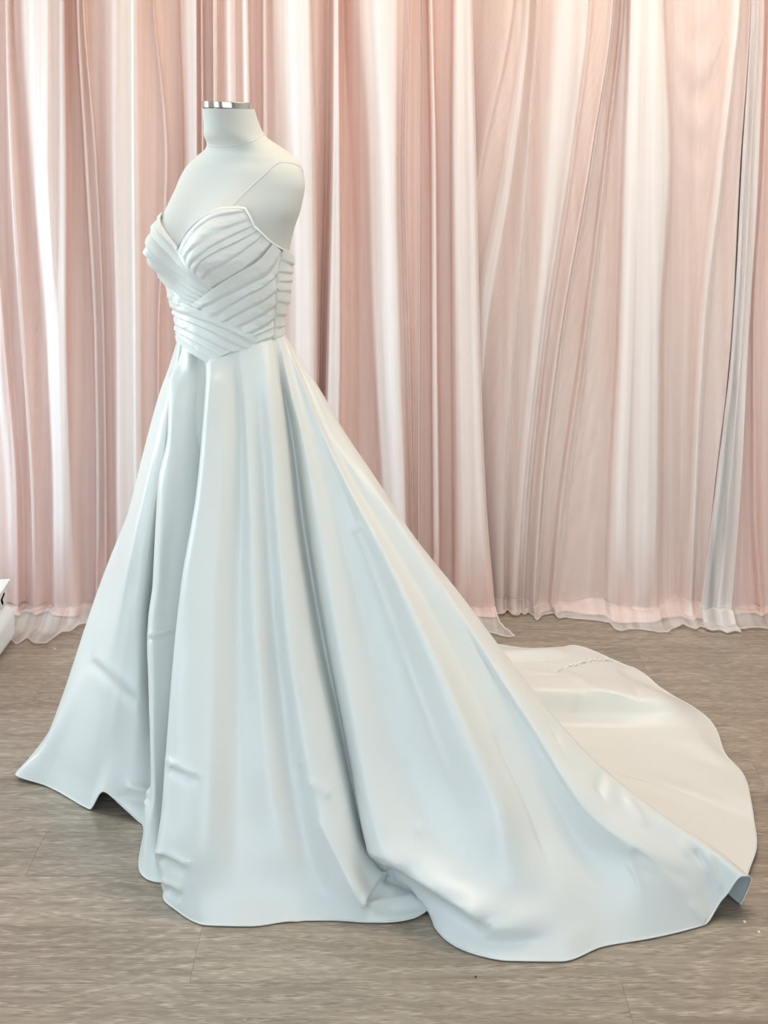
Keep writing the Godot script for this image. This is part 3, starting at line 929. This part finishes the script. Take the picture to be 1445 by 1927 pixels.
	c.append(fold(76, [[503, 740, 0.025], [514, 850, 0.03], [523, 980, 0.035], [534, 1100, 0.035], [546, 1220, 0.035], [563, 1340, 0.03], [590, 1480, 0.025], [634, 1601, 0.02], [676, 1690, 0.012]], on_floor(700, 1736, 0.002)))
	c.append(fold(90, [[526, 740, 0.01], [538, 850, 0.01], [550, 980, 0.01], [568, 1100, 0.005], [588, 1220, 0.0], [614, 1340, 0.0], [644, 1480, 0.0], [668, 1590, 0.0], [692, 1660, -0.01]], on_floor(738, 1734, 0.004)))
	# the deep fold at the side, then the big panel of the train
	c.append(fold(97, [[536, 740, -0.02], [554, 850, -0.035], [570, 980, -0.045], [589, 1100, -0.05], [611, 1220, -0.05], [636, 1340, -0.05], [664, 1480, -0.045], [690, 1590, -0.04], [714, 1640, -0.03]], on_floor(778, 1727, 0.006)))
	c.append(fold(101, [[541, 740, 0.0], [557, 810, 0.0], [575, 940, 0.0], [592, 1060, 0.0], [616, 1200, 0.0], [640, 1330, 0.0], [662, 1450, 0.0], [690, 1594, 0.02], [700, 1618, -0.02], [752, 1668, -0.03]], on_floor(816, 1702, 0.012)))
	c.append(fold(106, [[548, 740, 0.02], [567, 810, 0.025], [592, 940, 0.03], [613, 1060, 0.03], [638, 1200, 0.03], [662, 1330, 0.03], [685, 1450, 0.03], [718, 1580, 0.04], [742, 1628, 0.045], [752, 1652, -0.01], [790, 1690, -0.01]], on_floor(815, 1735, 0.002)))
	c.append(fold(112, [[558, 740, 0.01], [580, 810, 0.01], [622, 940, 0.005], [655, 1060, 0.0], [692, 1200, -0.005], [726, 1330, -0.005], [756, 1450, -0.005], [800, 1600, 0.015], [826, 1680, 0.04], [829, 1706, -0.005]], on_floor(834, 1764, 0.002)))
	c.append(fold(118, [[568, 740, 0.01], [594, 810, 0.01], [640, 920, 0.01], [676, 1000, 0.015], [722, 1110, 0.015], [768, 1250, 0.01], [814, 1400, 0.01], [862, 1560, 0.01], [884, 1650, 0.015], [894, 1723, 0.03], [892, 1744, 0.0]], on_floor(880, 1791, 0.002)))
	c.append(fold(123, [[576, 740, 0.02], [604, 810, 0.02], [654, 915, 0.025], [700, 1000, 0.035], [756, 1110, 0.04], [820, 1250, 0.045], [884, 1400, 0.045], [940, 1540, 0.035], [958, 1680, 0.012], [950, 1752, 0.012], [946, 1770, 0.0]], on_floor(960, 1808, 0.002)))
	c.append(fold(128, [[583, 740, 0.005], [613, 810, 0.005], [667, 910, 0.0], [722, 1000, 0.0], [790, 1110, -0.005], [866, 1250, -0.01], [938, 1400, -0.01], [1008, 1560, -0.005], [1050, 1690, 0.0]], on_floor(1055, 1809, 0.002)))
	c.append(fold(133, [[590, 740, 0.01], [621, 810, 0.01], [680, 905, 0.01], [742, 1000, 0.01], [818, 1110, 0.01], [905, 1250, 0.0], [985, 1400, 0.0], [1068, 1560, 0.0], [1130, 1680, 0.0]], on_floor(1135, 1781, 0.002)))
	c.append(fold(138, [[596, 740, 0.01], [628, 810, 0.01], [692, 905, 0.015], [756, 1000, 0.02], [836, 1120, 0.02], [922, 1260, 0.01], [1012, 1405, 0.02], [1105, 1555, 0.03], [1200, 1660, 0.02]], on_floor(1228, 1765, 0.002)))
	c.append(fold(142, [[600, 738, 0.01], [632, 806, 0.01], [698, 903, 0.015], [764, 1000, 0.025], [848, 1125, 0.03], [930, 1255, 0.035], [1015, 1385, 0.05], [1110, 1530, 0.065], [1232, 1625, 0.05]], on_floor(1322, 1741, 0.002)))
	c.append(fold(146, [[603, 738, 0.0], [637, 803, 0.0], [702, 900, 0.0], [770, 1000, 0.005], [856, 1120, 0.01], [942, 1240, 0.015], [1030, 1365, 0.03], [1126, 1488, 0.045], [1252, 1582, 0.03], [1340, 1640, 0.01]], on_floor(1362, 1688, 0.036)))
	# the crest of the train
	var crest := fold(150, [[605, 738, -0.02], [640, 800, -0.03], [706, 898, -0.035], [774, 1002, -0.03], [862, 1114, -0.03], [950, 1233, -0.025], [1042, 1352, -0.01], [1142, 1456, 0.0], [1262, 1548, 0.0], [1345, 1608, 0.0]], on_floor(1396, 1648, 0.075))
	c.append(crest)
	var drop := PackedVector3Array([torso(154, 1.002, 0.007)])
	for i in range(1, crest.size() - 1):
		drop.append(crest[i] + Vector3(0.035, -minf(0.55 * crest[i].y, 0.10), -0.07))
	drop.append(on_floor(1413, 1656, 0.05))
	c.append(drop)
	# behind the crest the cloth lies out over the floor
	c.append(run(157, [[-0.02, 0.52, -0.07], [0.20, 0.20, 0.02], [0.40, 0.055, 0.14], [0.56, 0.02, 0.29]]) + PackedVector3Array([on_floor(1392, 1702, 0.002)]))
	c.append(run(160, [[-0.02, 0.50, -0.09], [0.21, 0.16, 0.0], [0.42, 0.045, 0.11], [0.58, 0.03, 0.23]]) + PackedVector3Array([on_floor(1408, 1640, 0.008)]))
	c.append(run(163, [[-0.03, 0.50, -0.10], [0.20, 0.15, -0.03], [0.42, 0.03, 0.06], [0.60, 0.025, 0.17]]) + PackedVector3Array([on_floor(1423, 1592, 0.012)]))
	c.append(run(165, [[-0.03, 0.50, -0.11], [0.19, 0.15, -0.05], [0.42, 0.03, 0.03], [0.61, 0.028, 0.12]]) + PackedVector3Array([on_floor(1418, 1545, 0.004)]))
	c.append(run(167, [[-0.035, 0.50, -0.12], [0.18, 0.155, -0.08], [0.40, 0.028, -0.01], [0.62, 0.025, 0.06]]) + PackedVector3Array([on_floor(1413, 1510, 0.015)]))
	c.append(run(170, [[-0.04, 0.50, -0.13], [0.17, 0.16, -0.11], [0.38, 0.03, -0.07], [0.62, 0.03, -0.02]]) + PackedVector3Array([on_floor(1398, 1457, 0.006)]))
	c.append(run(173, [[-0.05, 0.50, -0.15], [0.16, 0.17, -0.13], [0.34, 0.030, -0.10], [0.56, 0.030, -0.08], [0.72, 0.036, -0.06]]) + PackedVector3Array([on_floor(1364, 1418, 0.006)]))
	c.append(run(176, [[-0.055, 0.50, -0.16], [0.155, 0.175, -0.16], [0.32, 0.030, -0.14], [0.52, 0.030, -0.125], [0.70, 0.038, -0.115]]) + PackedVector3Array([on_floor(1347, 1372, 0.008)]))
	c.append(run(179, [[-0.06, 0.50, -0.17], [0.15, 0.18, -0.19], [0.30, 0.055, -0.168], [0.48, 0.052, -0.158], [0.68, 0.050, -0.145]]) + PackedVector3Array([on_floor(1332, 1352, 0.012)]))
	c.append(run(182, [[-0.065, 0.50, -0.18], [0.145, 0.185, -0.215], [0.29, 0.098, -0.205], [0.46, 0.095, -0.198], [0.66, 0.078, -0.185]]) + PackedVector3Array([on_floor(1305, 1331, 0.008)]))
	c.append(run(186, [[-0.07, 0.50, -0.19], [0.14, 0.19, -0.24], [0.27, 0.098, -0.262], [0.42, 0.085, -0.295], [0.60, 0.052, -0.355]]) + PackedVector3Array([on_floor(1250, 1296, 0.006)]))
	# the centre back with its buttons
	c.append(run(190, [[-0.08, 0.50, -0.21], [0.12, 0.20, -0.25], [0.25, 0.088, -0.27], [0.37, 0.072, -0.30], [0.47, 0.058, -0.395], [0.56, 0.036, -0.49]]) + PackedVector3Array([on_floor(1163, 1246, 0.008)]))
	c.append(run(196, [[-0.10, 0.50, -0.22], [0.10, 0.20, -0.29], [0.24, 0.08, -0.37], [0.41, 0.05, -0.52]]) + PackedVector3Array([on_floor(1078, 1215, 0.022)]))
	c.append(run(201, [[-0.11, 0.50, -0.225], [0.07, 0.21, -0.31], [0.19, 0.07, -0.42], [0.34, 0.035, -0.56]]) + PackedVector3Array([on_floor(1028, 1226, 0.004)]))
	c.append(run(208, [[-0.12, 0.50, -0.23], [0.03, 0.22, -0.34], [0.13, 0.07, -0.48]]) + PackedVector3Array([on_floor(895, 1209, 0.006)]))
	c.append(run(222, [[-0.20, 0.50, -0.25], [-0.08, 0.2, -0.42], [0.0, 0.0, -0.62]]))
	c.append(run(236, [[-0.32, 0.50, -0.24], [-0.30, 0.2, -0.40], [-0.28, 0.0, -0.55]]))
	c.append(run(250, [[-0.42, 0.60, -0.18], [-0.48, 0.3, -0.32], [-0.54, 0.0, -0.43]]))
	c.append(c[0])
	return c


var skirt_rows := []


func _skirt(o: Node3D) -> void:
	var folds := skirt_folds()
	var nv := 230
	var lines_ := []
	for f in folds:
		lines_.append(resample(f, nv))
	var per := PackedInt32Array()
	for i in folds.size() - 1:
		var w: float = maxf((lines_[i][nv] as Vector3).distance_to(lines_[i + 1][nv]), (lines_[i][nv / 2] as Vector3).distance_to(lines_[i + 1][nv / 2]))
		per.append(clampi(int(w / 0.006), 6, 24))
	fold_cols.append(0)
	for n_ in per:
		fold_cols.append(fold_cols[-1] + n_)
	for r in nv + 1:
		var row := PackedVector3Array()
		for l in lines_:
			row.append(l[r])
		skirt_rows.append(smooth(row, per))
	_crumple()
	var m := sheet(skirt_rows, true, true)
	var sk := part("skirt", m, M.satin, o)
	part("hem", tube(skirt_rows[nv], 0.0016, 6), M.satin, sk)
	# covered buttons down the centre back of the train
	var line: PackedVector3Array = lines_[_button_line]
	var s := 0.0
	var n := 0
	for i in range(1, line.size()):
		s += line[i].distance_to(line[i - 1])
		if line[i].x > 0.36 and s > 0.0125 and i < line.size() - 4:
			s = 0.0
			n += 1
			var b := SphereMesh.new()
			b.radius = 0.0042
			b.height = 0.0078
			b.radial_segments = 12
			b.rings = 6
			part("button", b, M.satin, o, line[i] + Vector3(0.003 * sin(n * 2.4), 0.0028, 0.0035 * cos(n * 1.7)))


var _button_line := 44


# creases and dents in the cloth: from x, y to x, y (pixels at the cloth), height in cm along the cloth's outside, half width in pixels, sharp or soft, and which folds they may touch
const CREASES := [
	[168, 1240, 272, 1335, -0.7, 12, 0, 2, 8], [176, 1232, 262, 1310, 0.5, 12, 0, 2, 8], [240, 1478, 284, 1492, 0.9, 9, 0, 3, 8], [226, 1500, 280, 1508, -0.8, 9, 0, 3, 8],
	[278, 1203, 332, 1190, -0.5, 5, 0, 8, 12], [280, 1196, 330, 1184, 0.4, 6, 0, 8, 12],
	[312, 1428, 336, 1440, 0.4, 5, 1, 12, 15], [318, 1438, 382, 1464, 0.4, 6, 1, 12, 16], [316, 1449, 372, 1470, -0.5, 8, 0, 12, 16],
	[294, 1600, 360, 1630, 0.9, 9, 1, 12, 16], [298, 1614, 350, 1644, -0.7, 10, 0, 12, 16], [306, 1655, 344, 1676, 0.7, 8, 1, 12, 16], [310, 1672, 340, 1692, -0.5, 9, 0, 12, 16],
	[552, 1716, 560, 1738, 0.5, 6, 1, 15, 19], [583, 1470, 622, 1500, 0.4, 9, 0, 17, 21], [560, 1440, 566, 1500, -0.3, 8, 0, 17, 20],
	[600, 1540, 680, 1704, 0.9, 11, 1, 17, 22], [680, 1704, 726, 1636, 0.8, 9, 1, 18, 25], [694, 1706, 736, 1640, -0.9, 10, 0, 18, 25], [680, 1704, 792, 1688, 0.8, 9, 1, 18, 26], [684, 1716, 800, 1704, -0.6, 10, 0, 18, 26],
	[934, 1748, 884, 1788, 0.5, 12, 1, 24, 30], [692, 1598, 936, 1750, 0.8, 9, 1, 21, 30], [700, 1616, 900, 1746, -0.6, 10, 0, 21, 30],
	[672, 996, 760, 1230, 0.35, 7, 1, 23, 32], [760, 1230, 852, 1482, 0.35, 8, 1, 23, 32], [664, 1000, 684, 988, 0.4, 5, 0, 23, 32],
	[900, 1384, 1014, 1634, -1.2, 30, 0, 26, 34], [846, 1470, 880, 1540, -0.4, 16, 0, 25, 32], [780, 1520, 806, 1572, 0.5, 12, 0, 24, 30], [730, 1570, 800, 1558, 0.6, 12, 0, 23, 30],
	[966, 1290, 930, 1390, -0.45, 11, 0, 30, 38], [976, 1296, 946, 1400, 0.35, 12, 0, 30, 38], [1046, 1376, 1018, 1466, -0.35, 11, 0, 30, 38], [1064, 1388, 1034, 1474, 0.2, 14, 0, 30, 38],
	[1136, 1450, 1114, 1536, -0.4, 10, 0, 30, 38], [1154, 1466, 1126, 1556, 0.22, 14, 0, 30, 38], [1180, 1500, 1216, 1560, 0.4, 9, 0, 30, 38], [1286, 1584, 1296, 1660, 0.35, 9, 0, 30, 38], [1330, 1606, 1358, 1676, 0.6, 8, 0, 30, 38], [1312, 1600, 1330, 1660, -0.5, 8, 0, 30, 38],
	[1190, 1600, 1300, 1660, -0.4, 12, 0, 28, 36], [1326, 1738, 1300, 1696, 0.5, 8, 1, 28, 36], [1180, 1590, 1204, 1690, 0.25, 9, 0, 28, 36],
	[890, 1245, 1068, 1234, -1.0, 5, 0, 43, 50], [900, 1232, 1064, 1226, 0.8, 6, 0, 43, 50], [1086, 1300, 1078, 1340, 0.5, 5, 0, 38, 46], [1170, 1464, 1400, 1546, -0.6, 12, 0, 36, 44], [1240, 1476, 1404, 1530, 0.5, 12, 0, 36, 44],
	[1330, 1590, 1416, 1606, 0.5, 7, 0, 36, 44], [1168, 1262, 1316, 1326, -0.5, 6, 0, 40, 47], [1180, 1258, 1330, 1322, 0.5, 6, 0, 40, 47], [1060, 1262, 1110, 1290, 0.5, 6, 0, 42, 48], [985, 1262, 1060, 1276, 0.4, 7, 0, 43, 49], [1100, 1292, 1180, 1310, 0.4, 6, 0, 41, 47], [1190, 1290, 1206, 1316, -0.4, 6, 0, 40, 46]]
var fold_cols := PackedInt32Array()      # the column of each fold line


func _crumple() -> void:
	var nr := skirt_rows.size()
	for cr in CREASES:
		var a := Vector2(cr[0], cr[1])
		var b := Vector2(cr[2], cr[3])
		var wid: float = cr[5]
		var c0: int = fold_cols[cr[7]]
		var c1: int = fold_cols[mini(cr[8], fold_cols.size() - 1)]
		var lo := Vector2(minf(a.x, b.x), minf(a.y, b.y)) - Vector2.ONE * wid * 3.0
		var hi := Vector2(maxf(a.x, b.x), maxf(a.y, b.y)) + Vector2.ONE * wid * 3.0
		var moved := []
		for r in range(1, nr):
			var row: PackedVector3Array = skirt_rows[r]
			for c in range(maxi(c0, 1), mini(c1, row.size() - 1)):
				var p := row[c]
				var k := F / (EYE.z - p.z)
				var q := Vector2(722.5 + p.x * k, HORIZON + (EYE.y - p.y) * k)
				if q.x < lo.x or q.y < lo.y or q.x > hi.x or q.y > hi.y:
					continue
				var along := clampf((q - a).dot(b - a) / (b - a).length_squared(), 0.0, 1.0)
				var d := q.distance_to(a.lerp(b, along)) / wid
				var h := exp(-absf(d) * 1.3) if cr[6] == 1 else exp(-d * d)
				h *= smoothstep(0.0, 0.12, along + 0.04) * smoothstep(0.0, 0.25, 1.0 - along + 0.06)
				if h < 0.01:
					continue
				var up: Vector3 = (skirt_rows[mini(r + 1, nr - 1)][c] as Vector3) - (skirt_rows[r - 1][c] as Vector3)
				var side := row[c + 1] - row[c - 1]
				var n := side.cross(up).normalized()
				if n.dot(EYE - p) < 0.0:
					n = -n
				moved.append([r, c, n * h * cr[4] * 0.01])
		for m in moved:
			var row: PackedVector3Array = skirt_rows[m[0]]
			row[m[1]] += m[2]
			skirt_rows[m[0]] = row
	for r in nr:
		var row: PackedVector3Array = skirt_rows[r]
		for c in row.size():
			row[c].y = maxf(row[c].y, 0.003)
		skirt_rows[r] = row


func _dress() -> void:
	var o := thing("wedding_dress", "strapless ivory satin wedding gown with pleated bodice and long train spread on the floor", "dress")
	_bodice(o)
	_skirt(o)


# ------------------------------------------------------------------ white boxes at the left edge
func _boxes() -> void:
	var where := Vector3(-1.24, 0, -0.50)
	var c := thing("storage_case", "white soft-cornered case on the floor at the left edge, bottom of the stack", "case", where)
	part("shell", soft_box(Vector3(0.40, 0.105, 0.44), 0.03, 6), M.white_case, c)
	var k := thing("carton", "flat white carton with black arrow print lying on the soft-cornered case", "box", where + Vector3(-0.012, 0.106, 0.0))
	part("body", soft_box(Vector3(0.375, 0.045, 0.42), 0.006, 3), M.white_card, k)
	for q in 3:
		var st := SurfaceTool.new()
		st.begin(Mesh.PRIMITIVE_TRIANGLES)
		st.set_normal(Vector3.RIGHT)
		for tri in [[[0, 0], [0.032, 0.012], [0.026, 0.018]], [[0, 0], [0.026, 0.018], [-0.004, 0.008]], [[0, 0.001], [0.012, -0.014], [0.02, -0.010]], [[0, 0.001], [0.02, -0.010], [0.008, 0.006]]]:
			for p in tri:
				st.add_vertex(Vector3(0.0005, p[1], -p[0]))
		part("arrow_print", st.commit(), M.ink, k, Vector3(0.1878, 0.024, -0.15 + 0.11 * q))
	var lid := thing("card_sheet", "white card sheet resting tilted on top of the flat carton", "card", where + Vector3(-0.01, 0.1565, 0.0))
	var s := part("sheet", soft_box(Vector3(0.40, 0.004, 0.45), 0.0018, 2), M.white_card, lid)
	s.rotation = Vector3(0.0, 0.06, 0.02)


func _scraps() -> void:
	for q in [[1401, 1735, "white paper scrap on the floor right of the train's rolled end", true], [1428, 1754, "tiny white paper scrap near the right edge of the floor", true], [103, 1221, "white lint speck on the floor left of the gown", true], [895, 1839, "dark grit speck on the floor below the train's near edge", false]]:
		var p := on_floor(q[0], q[1])
		var o := thing("paper_scrap" if q[3] else "grit_speck", q[2], "scrap" if q[3] else "speck", p)
		part("flake", soft_box(Vector3(0.0045, 0.0012, 0.006) if q[3] else Vector3(0.003, 0.0015, 0.003), 0.0006, 2), M.scrap if q[3] else M.grit, o)
